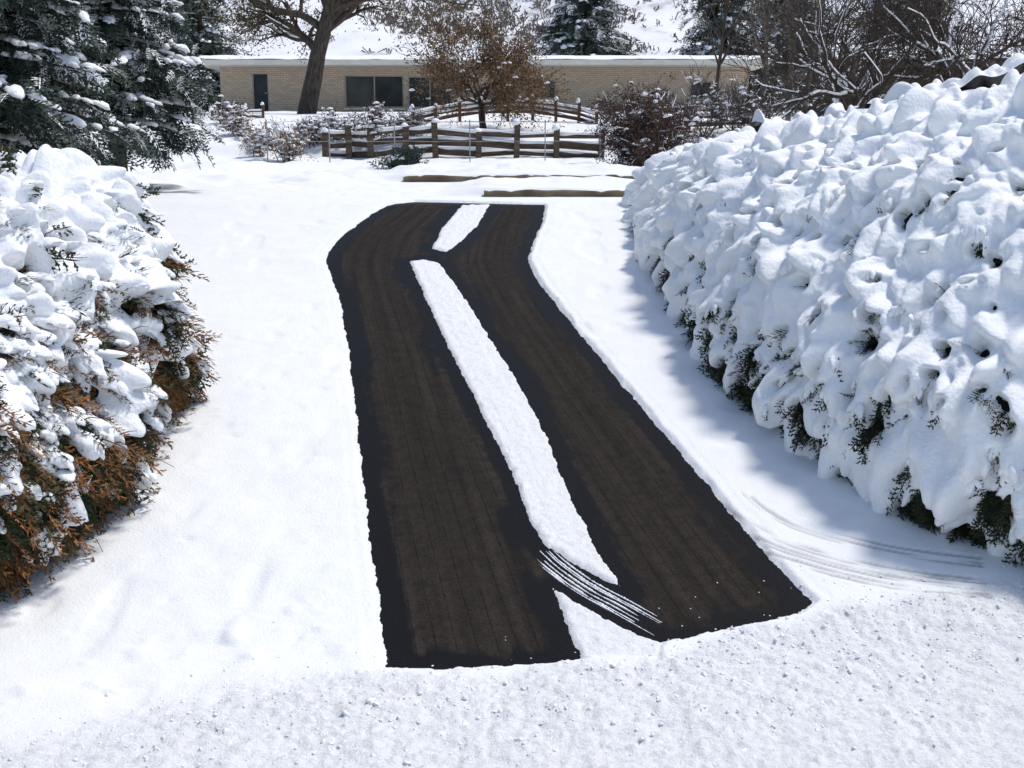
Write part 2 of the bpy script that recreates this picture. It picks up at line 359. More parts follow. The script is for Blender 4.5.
lump = fbm(GX*2.2, GY*2.2, s=6, o=2)*.026+np.abs(fbm(GX*5, GY*5, s=7, o=2))*.038+np.abs(fbm(GX*12, GY*12, s=17, o=3))*.042+np.abs(fbm(GX*28, GY*28, s=14, o=2))*.022
H = H*(1-fg)+fg*(.016+lump)
cl = sst(.0, .4, GY-lineY)*sst(1.3, .5, GY-lineY)*sst(-.9, -1.6, GX)
H = H+cl*np.maximum(0, fbm(GX*3., GY*4, s=21, o=3)-.12)*.14
# faint dimples and half-filled footprints left of the driveway
rd = np.random.default_rng(77)
fpts = [(300,640),(285,600),(262,575),(280,540),(258,505),(275,470),(268,452),(282,430),(262,405),(280,380),(268,350),(285,325),(278,300),(292,280)]
fpts += [(rd.uniform(180, 345), rd.uniform(300, 660)) for _ in range(40)]+[(rd.uniform(40, 200), rd.uniform(600, 700)) for _ in range(14)]
for i, (a_, b_) in enumerate(fpts):
    fx, fy = hit(a_, b_)
    m = (np.abs(xs-fx) < .5); n_ = (np.abs(ys-fy) < .6); ix_ = np.ix_(m, n_)
    an = rd.uniform(-.6, .6) if i < 14 else rd.uniform(0, 3.1); L_, W_ = (.13, .08) if i < 14 else (rd.uniform(.03, .10), rd.uniform(.03, .07))
    dx, dy = GX[ix_]-fx, GY[ix_]-fy; u_ = dx*math.sin(an)+dy*math.cos(an); v_ = dx*math.cos(an)-dy*math.sin(an)
    rr = (u_/L_)**2+(v_/W_)**2; dep = rd.uniform(.006, .016) if i < 14 else rd.uniform(-.014, .018)
    H[ix_] += -dep*np.exp(-rr)
far = sst(21, 26, GY); H = H+far*(.14*fbm(GX*.5, GY*.5, s=10)+.08*fbm(GX*1.7, GY*1.7, s=11))*sst(40, 35, GY)
H = H+sst(21.5, 24, GY)*sst(37.5, 34, GY)*.10*np.abs(fbm(GX*.9, GY*1.1, s=91, o=3))
H = H+sst(5, 12, np.abs(GX))*.1*fbm(GX*.6, GY*.6, s=12)
wallA = (gx(484, 21.), gx(634, 21.), 21.0, .13); wallB = (gx(405, 26.), gx(640, 26.), 25.6, .15)
for (xa, xb, yw, hh) in (wallA, wallB):
    mx_ = sst(xa-.9, xa+.1, GX)*sst(xb+1.5, xb+.3, GX)
    flat_ = mx_*sst(yw-1.2, yw-.4, GY)*sst(yw+1.2, yw+.4, GY); H = H*(1-flat_*.85)+flat_*.010
    H = H+mx_*(hh+.04*fbm(GX*1.3, GY*1.3, s=77, o=2))*sst(yw+.06, yw+.18, GY)*sst(yw+9, yw+3, GY)
bank = sst(22.5, 26, GY)*sst(36, 31, GY)*sst(-2.5, -4, GX); H = H+bank*.22*np.maximum(0, .4+fbm(GX*.55, GY*.5, s=61, o=3))
thin = sst(.02, -.05, OUT); Hthin = .010+.010*np.abs(fbm(GX*9, GY*9, s=81, o=3))*2+.006*fbm(GX*30, GY*30, s=82, o=2)
H = H*(1-thin)+thin*(Hthin-.018)
tg = np.zeros_like(H); mm = near & (GX > .8)
for k, of in enumerate((-.24, -.19, -.12, -.07, .0, .06, .28, .33, .40)):
    P_ = offset_line(tyre0, of+.012*math.sin(k*7))[k % 5:]
    d = sd_line(GX[mm], GY[mm], P_); u = GX[mm]
    g_ = np.exp(-(d/.019)**2)*np.clip(.5+1.5*fbm(u*2.2, GY[mm]*2.2, s=30+k, o=3), 0, 1); tg[mm] = np.maximum(tg[mm], g_)
H = H-tg*.018
h = np.minimum(SD*.8, .026+np.maximum(H, -.012))
h = np.clip(h, -.03, None)
h = np.where(SD > .04, np.maximum(h, .010), h)
out2 = near & (SD > .15); h = np.where(out2, np.maximum(.030+H, .010), h)
h = np.where(near, h, .03+H)
g = make('snowy_ground', np.stack([GX, GY, Z+h], -1).reshape(-1, 3), gridq(len(xs), len(ys)), M_SNOW, True); g["kind"] = "structure"
dirt = np.clip(tg*.9-.12, 0, .48)+np.where((SD < .05) & (SD > -.05), .08, 0)
for nm, ar in (('dirt', dirt), ('crushed', np.maximum(fg, thin*.6))):
    a_ = g.data.attributes.new(nm, 'FLOAT', 'POINT'); a_.data.foreach_set('value', ar.ravel().astype(np.float32))
ax_ = axis([(-3.2, 3.4, .05)]); ay_ = axis([(7.0, 20.8, .05)])
AX, AY = np.meshgrid(ax_, ay_, indexing='ij')
dv = make('driveway', np.stack([AX, AY, gz(AY)], -1).reshape(-1, 3), gridq(len(ax_), len(ay_)), M_ASPH, True); dv["kind"] = "structure"
sdA = bare_sd(AX, AY)
def edge_curve(pts):
    w_ = W(pts)[::1]; o_ = np.argsort(w_[:, 1]); w_ = w_[o_]
    yy = np.arange(6.5, 21.5, .05); xx = np.interp(yy, w_[:, 1], w_[:, 0])
    s0 = (w_[1, 0]-w_[0, 0])/(w_[1, 1]-w_[0, 1]); m = yy < w_[0, 1]; xx[m] = w_[0, 0]+s0*(yy[m]-w_[0, 1])
    kk = np.exp(-np.linspace(-2, 2, 33)**2); kk /= kk.sum(); return yy, np.convolve(np.pad(xx, 16, mode='edge'), kk, 'valid')
yy, xl = edge_curve([(388,669),(360,450),(348,345),(330,262),(345,234),(395,204)])
yy, xr = edge_curve([(788,575),(720,500),(610,370),(560,310),(530,262),(534,235),(545,205)])
xl_ = np.interp(AY, yy, xl); xr_ = np.interp(AY, yy, xr)
LAT = (AX-xl_)/(xr_-xl_)*3.0
for nm, ar in (('edge', np.clip(-sdA, 0, 2)), ('lat', LAT+10)):
    at_ = dv.data.attributes.new(nm, 'FLOAT', 'POINT'); at_.data.foreach_set('value', ar.ravel().astype(np.float32))
brush0 = smooth_line(W([(538,546),(560,566),(590,587),(624,606),(668,630)]), 160)
mb = MB(); r = np.random.default_rng(3)
for k, of in enumerate((-.13, -.105, -.068, -.03, .012, .035, .075)):
    P_ = offset_line(brush0, of+.003*math.sin(k*5)); a = 6+r.integers(0, 12)+(12 if of < -.05 else 0); b_ = 160-r.integers(0, 26); P_ = P_[a:b_]
    n = len(P_); rad = np.clip(.0070+.0060*vn(np.arange(n)*.07, np.full(n, k*3.1))+.0016*r.normal(0, 1, n), .0008, .014)*np.sin(np.linspace(.05, 3.09, n))**.4
    p = np.column_stack([P_+r.normal(0, .0008, (n, 2)), gz(P_[:, 1])+.0005]); v, q = tube(p, rad, 6)
    mb.add(v, q)
so_ = make('snow_streaks', *mb.arr(), M_CLOD, True); so_["kind"] = "stuff"
K = 4200; cx = rng.uniform(-4.6, 5.0, K); ly = np.interp(cx, bl[:, 0], bl[:, 1]); cy_ = ly+.02-np.abs(rng.normal(0, 1, K))*.9
far_ = rng.random(K) < .08; cy_[far_] = ly[far_]+np.abs(rng.normal(0, .3, far_.sum()))
ok = (cy_ > 5.9); cx, cy_ = cx[ok], cy_[ok]
sdv = bare_sd(cx, cy_); ok = (sdv > .01) | (rng.random(len(cx)) < .3); cx, cy_, sdv = cx[ok], cy_[ok], sdv[ok]
ix = np.clip(np.searchsorted(xs, cx), 0, len(xs)-1); iy = np.clip(np.searchsorted(ys, cy_), 0, len(ys)-1)
cz_ = np.maximum((Z+h)[ix, iy], gz(cy_)); K = len(cx); s = rng.lognormal(-5.1, .42, K)
s = np.where(sdv < .01, np.minimum(s, .006), s); a = rng.random(K)*6.283
mb = MB(); add_pillows(mb, np.column_stack([cx, cy_, cz_-s*.45]), np.column_stack([np.cos(a), np.sin(a), rng.normal(0, .3, K)]), s*1.6, s*1.1, s*.9, tpl=PILT, amp=.9, fr=60.)
o = make('snow_crumbs', *mb.arr(), M_CLOD, True); o["kind"] = "stuff"

# ---------------------------------------------------------------- hillside
hx = axis([(-260, 260, 2.)]); hy = axis([(80, 330, 2.)])
def hillz(X, Y):
    r = np.maximum(Y-84-4*fbm(X*.02, X*0, s=50), 0)
    return 4.5+r*.50+sst(0, 30, r)*(7*fbm((X+Y*.7)*.03, Y*.012, s=51, o=3)+3.5*fbm((X+Y*.5)*.09, Y*.03, s=52, o=3))-1.0*(r < .1)
HX, HY = np.meshgrid(hx, hy, indexing='ij')
M_HILL = noisemat('hillside_snow', [(.33, (.55, .53, .52)), (.42, (.80, .80, .83)), (.62, (.87, .88, .90))], .35, .8, detail=10.)
ho = make('hillside', np.stack([HX, HY, hillz(HX, HY)], -1).reshape(-1, 3), gridq(len(hx), len(hy)), M_HILL, True); ho["kind"] = "structure"
K = 45000
bx = rng.uniform(-42, 48, K); by = 88+rng.random(K)*40
pk_ = np.clip(-.06+1.0*(fbm((bx+by*.9)*.09, by*.06, s=53, o=4)), .012, .30); keep = rng.random(K) < pk_
bx, by = bx[keep], by[keep]; bz = hillz(bx, by); K = len(bx)
nb = 7; sc_ = np.repeat(rng.uniform(.3, .8, K), nb)[:, None]
P = np.repeat(np.stack([bx, by, bz], 1), nb, 0)+rng.normal(0, .3, (K*nb, 3))*[1, 1, .1]*sc_
d = nrm(rng.normal(0, .5, (K*nb, 3))+[0, 0, .8])*rng.uniform(.4, 1.1, (K*nb, 1))*sc_
s = nrm(np.cross(d, rng.normal(0, 1, (K*nb, 3))))*.035
v = np.stack([P-s, P+s, P+d+s*1.5, P+d-s*1.5], 1).reshape(-1, 3)
bo = make('hillside_brush', v, np.arange(len(v)).reshape(-1, 4), M_BRUSH); bo["kind"] = "stuff"

# ---------------------------------------------------------------- hedges
def crclosed(P, n):
    P = np.asarray(P, float); k = len(P); t = np.linspace(0, k, n, endpoint=False); i = t.astype(int); u = (t-i)[:, None]
    p0, p1, p2, p3 = P[(i-1) % k], P[i % k], P[(i+1) % k], P[(i+2) % k]
    return .5*((2*p1)+(-p0+p2)*u+(2*p0-5*p1+4*p2-p3)*u*u+(-p0+3*p1-3*p2+p3)*u**3)
def hedge(name, label, pairs, e, th0, nlobes, lobeL, lobeW, amp, gap, cov, nfr, frL, folmat, seed, frac_big=.25, vis=None, holes=0, fine=.04, uneven=1., band=1., pw=.5, hl=.12, hw=.07, hf_=3, smooth=1):
    r = np.random.default_rng(seed)
    O = crclosed([p[0] for p in pairs], 2000); R = crclosed([p[1] for p in pairs], 2000)
    sl = np.linalg.norm(np.roll(O, -1, 0)-O, axis=1)*.5+np.linalg.norm(np.roll(R, -1, 0)-R, axis=1)*.5+.002
    sl = sl*(.25+.75*vis(np.stack([O[:, 0], O[:, 1], O[:, 1]*0], -1)))
    cum = np.concatenate([[0], np.cumsum(sl)]); nu = int(cum[-1]/.021)
    ti = np.interp(np.linspace(0, cum[-1], nu, endpoint=False), cum, np.arange(2001)) % 2000
    i0 = ti.astype(int); fr_ = (ti-i0)[:, None]; O = O[i0]*(1-fr_)+O[(i0+1) % 2000]*fr_; R = R[i0]*(1-fr_)+R[(i0+1) % 2000]*fr_
    nv = 220
    th = np.radians(np.linspace(th0, 90, nv)); c = np.cos(th); s = np.sin(th)
    hf = 1-np.abs(c)**e; vf = np.sign(s)*np.abs(s)**e; k = abs(vf[0]); vf = (vf+k)/(1+k)
    G = gz(O[:, 1])-.05
    X = O[:, None, 0]+(R[:, None, 0]-O[:, None, 0])*hf; Y = O[:, None, 1]+(R[:, None, 1]-O[:, None, 1])*hf
    Zz = G[:, None]+(R[:, None, 2]-G[:, None])*vf
    P = np.stack([X, Y, Zz], -1)
    seg = np.linalg.norm(np.diff(P, axis=1), axis=-1).mean(0); cs = np.concatenate([[0], np.cumsum(seg)]); f = np.interp(np.linspace(0, cs[-1], nv), cs, np.arange(nv))
    f0 = np.minimum(f.astype(int), nv-2); ff = (f-f0)[None, :, None]; P = P[:, f0]*(1-ff)+P[:, f0+1]*ff
    du = np.roll(P, -1, 0)-np.roll(P, 1, 0); dvv = np.gradient(P, axis=1)
    N = nrm(np.cross(du, dvv)); mid = P.mean((0, 1))
    if ((P-mid)*N).sum() < 0: N = -N
    v01 = np.linspace(0, 1, nv)
    wt = sst(.78, .95, v01)[None, :, None]; N = nrm(N*(1-wt)+np.array([0, 0, 1.])*wt)
    lo = uneven*(.20*fbm(P[..., 0]*.9, P[..., 1]*.9, P[..., 2]*.9, seed, 2)+.13*fbm(P[..., 0]*2.3, P[..., 1]*2.3, P[..., 2]*2.3, seed+1, 2))
    P = P+N*lo[..., None]*sst(0, .15, v01)[None, :, None]
    P[..., 2] = np.maximum(P[..., 2], gz(P[..., 1])-.05)
    D = nrm(-np.gradient(P, axis=1)); Cx = nrm(np.cross(N, D))
    D = nrm(D+[0, 0, -.25])
    du_ = np.linalg.norm(np.roll(P, -1, 0)-P, axis=-1); dv_ = np.linalg.norm(np.gradient(P, axis=1), axis=-1)
    area = np.linalg.norm(np.cross(du, dvv), axis=-1)
    prob = area*cov(v01)[None]*vis(P)
    prob = prob.ravel()/prob.sum()
    disp = np.full((nu, nv), -.12)
    def stamp(iu, iv, Ls, Lw, sig=.45):
        R_ = max(Ls, Lw)*1.35
        wu = min(int(R_/max(du_[iu, iv], .006))+2, nu//3); wv = int(R_/max(dv_[iu, iv], .006))+3
        ui = np.arange(iu-wu, iu+wu) % nu; v0, v1 = max(0, iv-wv), min(nv, iv+wv); ix_ = np.ix_(ui, np.arange(v0, v1))
        dd = P[ix_]-P[iu, iv]; an = r.normal(0, sig)
        dl = D[iu, iv]*math.cos(an)+Cx[iu, iv]*math.sin(an); cl_ = Cx[iu, iv]*math.cos(an)-D[iu, iv]*math.sin(an)
        sx = (dd@dl)/Ls; sy = (dd@cl_)/Lw*(1+.5*sx); sz = (dd@N[iu, iv])/(Ls*1.2)
        return ix_, sx, sx*sx+sy*sy+sz*sz
    for pk in r.choice(nu*nv, nlobes, p=prob):
        iu, iv = divmod(int(pk), nv); big = r.random() < frac_big; f = (1.6 if big else .8)*r.uniform(.6, 1.3)
        A = amp*f**.7*r.uniform(.5, 1.25)
        ix_, sx, rr = stamp(iu, iv, lobeL*f, lobeW*f)
        hh = A*(np.clip(1-rr, 0, 1)**pw*(1+.6*sx))-gap
        disp[ix_] = np.where(rr < 1, np.maximum(disp[ix_], hh), disp[ix_])
    p = P
    top = sst(.84, .92, v01)[None]; disp = np.maximum(disp, .04*top-.12*(1-top))
    hp = np.zeros((0,), int)
    if holes:
        ph = area*((v01 > .12)*(v01 < .80)*(1.3-v01))[None]*vis(P); ph = ph.ravel()/ph.sum()
        wn = 1.1*fbm(p[..., 0]*11, p[..., 1]*11, p[..., 2]*11, seed+11, 3)
        hp = r.choice(nu*nv, holes, p=ph)
        for pk in hp:
            iu, iv = divmod(int(pk), nv); ix_, sx, rr = stamp(iu, iv, r.uniform(.3, 1)*hl, r.uniform(.4, 1)*hw, .6)
            rr = np.clip(rr+wn[ix_], 0, 2)
            disp[ix_] = np.where(rr < 1, np.minimum(disp[ix_], disp[ix_]*rr-.13*(1-rr)), disp[ix_])
    b1 = np.abs(fbm(p[..., 0]*5.5, p[..., 1]*5.5, p[..., 2]*5.5, seed+4, 2)); b2 = np.abs(fbm(p[..., 0]*13, p[..., 1]*13, p[..., 2]*13, seed+6, 2))
    disp = disp+(fine*(b1*2-.35)+fine*.6*(b2*2-.3))*(1-.6*top)
    for _ in range(smooth):
        disp = (disp*2+np.roll(disp, 1, 0)+np.roll(disp, -1, 0))/4
        disp[:, 1:-1] = (disp[:, 1:-1]*2+disp[:, :-2]+disp[:, 2:])/4
    hid = (vis(P) < .5) & (v01 > .3)[None]; disp = np.where(hid, np.maximum(disp, .05+.03*b1), disp)
    tail = sst(.985, 1., v01)[None]; disp = disp*(1-tail)+.06*tail
    S = P+N*disp[..., None]+D*((.6*np.clip(disp, 0, 1))*(1-top))[..., None]
    q = gridq(nu, nv, True); keepf = (disp.ravel()[q] > -.035).any(1)
    base = O.mean(0)
    th_ = Thing(name, (base[0], base[1], gz(base[1])), label, 'hedge')
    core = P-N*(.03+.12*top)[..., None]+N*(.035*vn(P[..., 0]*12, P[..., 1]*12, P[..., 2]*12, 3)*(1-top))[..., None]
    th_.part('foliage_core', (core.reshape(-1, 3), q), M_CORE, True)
    th_.part('snow_cover', (S.reshape(-1, 3), q[keepf]), M_SNOWF, True)
    w = area*(sst(.01, -.04, disp)+.006)*(1.3-v01*.8)[None]*np.where(v01 < .3, band, 1.)[None]*vis(P)*(v01 < .84)[None]
    w = w.ravel()/w.sum(); pk = r.choice(nu*nv, nfr, p=w)
    if len(hp) and hf_: pk = np.concatenate([pk, np.repeat(hp, hf_)])
    nfr = len(pk)
    Pf = P.reshape(-1, 3)[pk]; Nf = N.reshape(-1, 3)[pk]; vf_ = (pk % nv)/nv
    out = nrm(Nf*.7+D.reshape(-1, 3)[pk]*.8+r.normal(0, .35, (nfr, 3)))
    mb = MB(); L = r.uniform(.6, 1.25, nfr)*(frL*(1.1-.75*vf_))
    add_fronds(mb, Pf-Nf*.07, out, L, FR, rg=r)
    th_.part('foliage', mb, folmat)
    return th_, P, N, D, area, disp, r, Cx

visR = lambda P: ((P[..., 0]-.52*P[..., 1] < .6) & (P[..., 1] < 21.5)).astype(float)*.97+.03
pr = [((5.8,8.2),(6.9,12.0,4.5)),((8.5,8.2),(8.6,11.9,4.5)),((11,9.5),(9.2,12.0,4.5)),((11.5,13),(9.2,12.05,4.5)),((9,16),(7.2,12.1,4.45)),
      ((6.5,18),(5.5,12.9,4.25)),((4.6,20.2),(4.1,14.9,3.87)),((3.2,21.2),(3.0,17.9,3.62)),((2.25,20.3),(2.88,18.4,3.58)),((2.0,18.5),(2.85,18.0,3.58)),
      ((2.02,16.3),(3.0,17.0,3.62)),((2.25,13.0),(3.8,15.1,3.80)),((2.98,10.5),(5.1,13.1,4.12)),((4.15,8.95),(5.9,12.4,4.35))]
covR = lambda v: np.where(v < .04, .0, np.where(v < .11, .22, np.where(v < .18, .5, 1.0)))
th2, P, N, D, area, disp, r, Cx = hedge('snowy_hedge', 'huge rounded evergreen hedge buried under thick snow beside the driveway', pr, 1.45, -19, 7600, .205, .088, .175, .068, covR,
           5400, .28, M_GREEN, 3, vis=visR, holes=420, fine=.022, band=2.4, frac_big=.22, pw=.55, hl=.11, hw=.075, hf_=3, smooth=1, uneven=1.1)
nv = P.shape[1]; v01 = np.linspace(0, 1, nv)
w = (area*(disp > .0)*visR(P)*((v01 > .05) & (v01 < .78))[None]*(1.9-1.6*v01)[None]).ravel(); w = w/w.sum(); K = 420
pk = r.choice(w.size, K, p=w); rep = 3
Pf = np.repeat((P+N*(disp-.03)[..., None]+D*(.5*np.clip(disp, 0, 1))[..., None]).reshape(-1, 3)[pk], rep, 0); Df = np.repeat(D.reshape(-1, 3)[pk], rep, 0); Nf = np.repeat(N.reshape(-1, 3)[pk], rep, 0); Cf = np.repeat(Cx.reshape(-1, 3)[pk], rep, 0)
an = np.tile([-.45, 0, .45], K)+r.normal(0, .15, K*rep); dr_ = nrm(Df*np.cos(an)[:, None]+Cf*np.sin(an)[:, None]+Nf*.06+[0, 0, -.15])
ln = np.repeat(r.uniform(.06, .12, K), rep)*r.uniform(.6, 1.1, K*rep); mb = MB()
add_pillows(mb, Pf+dr_*(ln*.8)[:, None], dr_, ln, ln*.28+.010, ln*.26+.008, tpl=PILS, amp=.5, fr=14., upv=Nf)
th2.part('snow_tip', mb, M_SNOWF, True)
vv = np.repeat((pk % nv)/nv, rep); m = (r.random(len(Pf)) < .14+.5*(vv < .3)); mb = MB(); add_fronds(mb, (Pf-Nf*.02)[m], (dr_+[0, 0, -.25])[m], (ln*2.3+.03)[m], FRS, rg=r); th2.part('bough', mb, M_GREEN)

visL = lambda P: ((P[..., 0] > -6.2)).astype(float)*.97+.03
A_ = np.array([-4.55, 12.3, 3.22]); B_ = np.array([-5.5, 9.7, 3.2])
def RL(t): return tuple(A_*(1-t)+B_*t)
pl = [((-3.88,8.3),RL(.75)),((-3.55,9.7),RL(.55)),((-3.40,11.2),RL(.3)),((-3.6,12.5),RL(.1)),((-4.2,13.8),RL(0.)),((-5.2,14.8),RL(0.)),
      ((-6.8,14.3),RL(.1)),((-7.8,12.6),RL(.35)),((-7.9,9.8),RL(.75)),((-7,7.6),RL(1.)),((-5.5,6.9),RL(1.)),((-4.6,7.2),RL(.95))]
covL = lambda v: np.where(v < .14, .12, np.where(v < .26, .18, np.where(v < .40, .42, 1.0)))
th_, P, N, D, area, disp, r, Cx = hedge('snowy_juniper', 'sprawling evergreen shrub with browned fronds and clumps of snow', pl, 1.05, -35, 3400, .155, .098, .155, .058, covL,
           4200, .33, M_BROWNG, 9, vis=visL, fine=.030, uneven=1.8, holes=300, band=.8, hl=.15, hw=.13, pw=.55, hf_=2)
nv = P.shape[1]; v01 = np.linspace(0, 1, nv)
w = area*np.where(v01 < .25, .45, np.where(v01 < .5, 1.0, .45))[None]*(visL(P)); w = w.ravel()/w.sum()
K = 430; pk = r.choice(w.size, K, p=w); Pf = P.reshape(-1, 3)[pk]; Nf = N.reshape(-1, 3)[pk]; Df = D.reshape(-1, 3)[pk]
out = nrm(Nf*.75+Df*.65+r.normal(0, .22, (K, 3))); ext = r.uniform(.08, .27, K)
mb = MB(); rep = 5; P3 = np.repeat(Pf, rep, 0)+np.repeat(out, rep, 0)*(np.repeat(ext, rep)*np.tile([.0, .35, .65, .9, 1.12], K))[:, None]+r.normal(0, .015, (K*rep, 3))*[1, 1, .3]
sz = np.repeat(r.uniform(.05, .10, K), rep)*r.uniform(.75, 1.15, K*rep)*np.tile([1.1, 1.1, 1., .85, .6], K)
add_pillows(mb, P3+[0, 0, .035], np.repeat(out, rep, 0)+r.normal(0, .25, (K*rep, 3))+[0, 0, -.1], sz*1.4, sz*1.05, sz*.6, tpl=PIL, amp=.4, fr=11.)
th_.part('snow_clump', mb, M_SNOWF, True)
mb = MB(); P2 = np.repeat(Pf-out*.1, 3, 0); o2 = np.repeat(out, 3, 0)+r.normal(0, .25, (K*3, 3)); add_fronds(mb, P2, o2+[0, 0, -.12], np.repeat(ext+.23, 3)*r.uniform(.8, 1.1, K*3), FR, rg=r)
th_.part('bough', mb, M_BROWNG)
w = area*((v01 > .10) & (v01 < .45))[None]*visL(P)*(disp < .03); w = w.ravel()/w.sum(); K = 560
pk = r.choice(w.size, K, p=w); Pf = P.reshape(-1, 3)[pk]; Nf = N.reshape(-1, 3)[pk]
mb = MB(); add_fronds(mb, Pf, nrm(Nf+[0, 0, -.6]+r.normal(0, .3, (K, 3))), r.uniform(.22, .48, K), FRS, rg=r, wid=.55); th_.part('dead_frond', mb, M_RUST)
mb = MB()
for i in range(300):
    k = r.integers(0, K); p = Pf[k]-Nf[k]*.1; d = nrm(Nf[k]+r.normal(0, .5, 3)+[0, 0, -.1]); t = np.linspace(0, 1, 5)[:, None]
    mb.add(*tube(p+d*t*r.uniform(.25, .5)+[0, 0, -.12]*t*t+r.normal(0, .012, (5, 3)), np.linspace(.007, .002, 5), 4))
th_.part('twig', mb, M_TWIG)

# ---------------------------------------------------------------- spruces
def spruce(name, label, x, y, height, rad, seed, nwh=26, per=9, fr=9, snow=.5, group=None, f0=.06, ss=1., fl=1., dust=.3):
    r = np.random.default_rng(seed); z0 = gz(y)
    T = Thing(name, (x, y, z0), label, 'tree', group)
    mbt = MB(); hh = np.linspace(0, height, 14)
    mbt.add(*tube(np.stack([x+.02*np.sin(hh), y+0*hh, z0-.1+hh], 1), np.interp(hh, [0, height], [height*.018+.05, .015]), 8))
    mbn = MB(); mbs = MB(); FP = []; FD = []; FL = []; SP = []; SD_ = []; SS = []
    for i in range(nwh):
        f = (i+.5)/nwh; zb = z0+height*(f0+(1-f0-.01)*f); Lb = rad*(1-f)**.8*1.0+.15
        n = max(4, int(per*(1-f*.4)))
        for j in range(n):
            a = r.random()*6.283; L = Lb*r.uniform(.55, 1.08); t = np.linspace(0, 1, 7)
            dz = (.20*t-.50*t*t+.20*t**3)*L*(1.1-.5*f)*r.uniform(.6, 1.5)
            a2 = a+r.normal(0, .2)*t
            p = np.stack([x+np.cos(a2)*L*t, y+np.sin(a2)*L*t, zb+dz+r.normal(0, .2)], 1)
            mbt.add(*tube(p, np.interp(t, [0, 1], [.012+.012*L, .004]), 4))
            bs = r.random() < .6
            for k in range(fr):
                u = .12+.88*(k+r.random())/fr; m = u*6; i0 = min(int(m), 5); c = p[i0]+(p[i0+1]-p[i0])*(m-i0)
                tg_ = p[i0+1]-p[i0]; tg_ /= np.linalg.norm(tg_); sd_ = np.array([-tg_[1], tg_[0], 0])*r.choice([-1, 1])
                FP.append(c); FD.append(tg_+sd_*r.uniform(.1, 1.2)+[0, 0, r.uniform(-1.4, .1)]); FL.append(fl*(r.uniform(.26, .46)*(.5+.25*L)+.05))
                if bs and r.random() < snow*1.4*(.25+.75*u):
                    SP.append(c+[0, 0, .05]+tg_*.05+sd_*.1*L*r.random()); SD_.append(tg_+sd_*r.normal(0, .4)+[0, 0, -.1]); SS.append(ss*r.uniform(.3, 1.2)*.09*(.6+.25*L))
    T.part('trunk', mbt, M_BARKD)
    FP, FD, FL = np.array(FP), np.array(FD), np.array(FL)
    add_fronds(mbn, FP, FD, FL, FRS, rg=r, wid=1.15)
    T.part('crown', mbn, M_SPRUCE)
    m = (r.random(len(FP)) < dust*2*sst(-.4, .5, vn(FP[:, 0]*2.0, FP[:, 1]*2.0, FP[:, 2]*2.0, 6)))
    md = MB(); add_fronds(md, FP[m]+[0, 0, .03], FD[m]+[0, 0, .06], FL[m]*.78, FRS, rg=r, wid=1.); T.part('snow_dusting', md, M_SNOWF)
    SS = np.array(SS); add_pillows(mbs, np.array(SP), np.array(SD_), SS*1.9, SS*1.0, SS*.65, tpl=PILS, amp=.6, fr=9.)
    T.part('snow', mbs, M_SNOWF, True)
G1 = 'tall spruces beside the driveway'
spruce('spruce_tree', 'tall dark spruce with snow on drooping boughs behind the shrub', -7.3, 16.8, 9.0, 2.05, 1, 40, 15, 14, snow=.85, group=G1, f0=.18, ss=.95, fl=1.15, dust=.45)
spruce('spruce_tree', 'slim grey-green spruce dusted with snow at the lawn edge', -7.3, 22.5, 9, 1.7, 2, 36, 12, 12, snow=.8, group=G1, f0=.10, ss=1.0, fl=1.25, dust=.42)
spruce('spruce_tree', 'tall dark spruce with snow on drooping boughs behind the shrub', -9.8, 20.5, 10, 3.0, 3, 32, 12, 12, snow=.8, group=G1, ss=.95, fl=1.2, dust=.4)
G2 = 'dark spruces rising behind the house'
for i, (px, Y, hgt, rd_) in enumerate([(585,74,10.5,4.2),(722,72,11.5,3.8),(785,80,13,4.2),(205,72,11.,3.0),(900,66,11,3.8)]):
    spruce('spruce_tree', 'dark snow-dusted spruce rising behind the house roof', gx(px, Y), Y, hgt, rd_, 40+i, 24, 14, 8, snow=.7, group=G2, ss=1.4, fl=2.1, dust=.3)

# ---------------------------------------------------------------- deciduous trees and shrubs
def grow(base, d, L, r0, levels, r, nch, ang, up=.15, wander=.16, nseg=7, shrink=.62, tmin=.3, w0=None):
    out = []
    def rec(p, d, L, rad, lv):
        pts = [p]; dd = d.copy(); ds = [dd]; ww = wander if (lv or w0 is None) else w0
        for i in range(nseg):
            dd = dd+r.normal(0, ww, 3)+np.array([0, 0, up*(.0 if lv == 0 else .5)*.3]); dd /= np.linalg.norm(dd)
            pts.append(pts[-1]+dd*L/nseg); ds.append(dd)
        pts = np.array(pts); last = lv == levels
        out.append((pts, np.linspace(rad, rad*(.25 if last else .5), nseg+1), lv))
        if last: return
        n = nch[lv]
        for i in range(n):
            t = r.uniform(tmin if lv == 0 else .3, 1.) if i else 1.; k = int(t*nseg); q = pts[k]; b = ds[k]
            s = np.cross(b, r.normal(0, 1, 3)); s /= np.linalg.norm(s)+1e-9; a = ang[lv]*r.uniform(.6, 1.3)
            nd_ = b*math.cos(a)+s*math.sin(a); nd_[2] += up*.5; nd_ /= np.linalg.norm(nd_)
            rec(q, nd_, L*shrink*r.uniform(.7, 1.2), max(rad*(1-.5*t)*.65, .003), lv+1)
    rec(np.array(base, float), nrm(np.array(d, float)), L, r0, 0); return out
def leaves(mb, P, n, spread, size, r):
    K = len(P)*n; C = np.repeat(P, n, 0)+r.normal(0, spread, (K, 3))
    a = nrm(r.normal(0, 1, (K, 3))); b = nrm(np.cross(a, r.normal(0, 1, (K, 3)))); s = size*r.uniform(.5, 1.3, (K, 1))
    v = np.stack([C-a*s, C+b*s*.5, C+a*s, C-b*s*.5], 1).reshape(-1, 3); mb.add(v, np.arange(K*4).reshape(-1, 4))
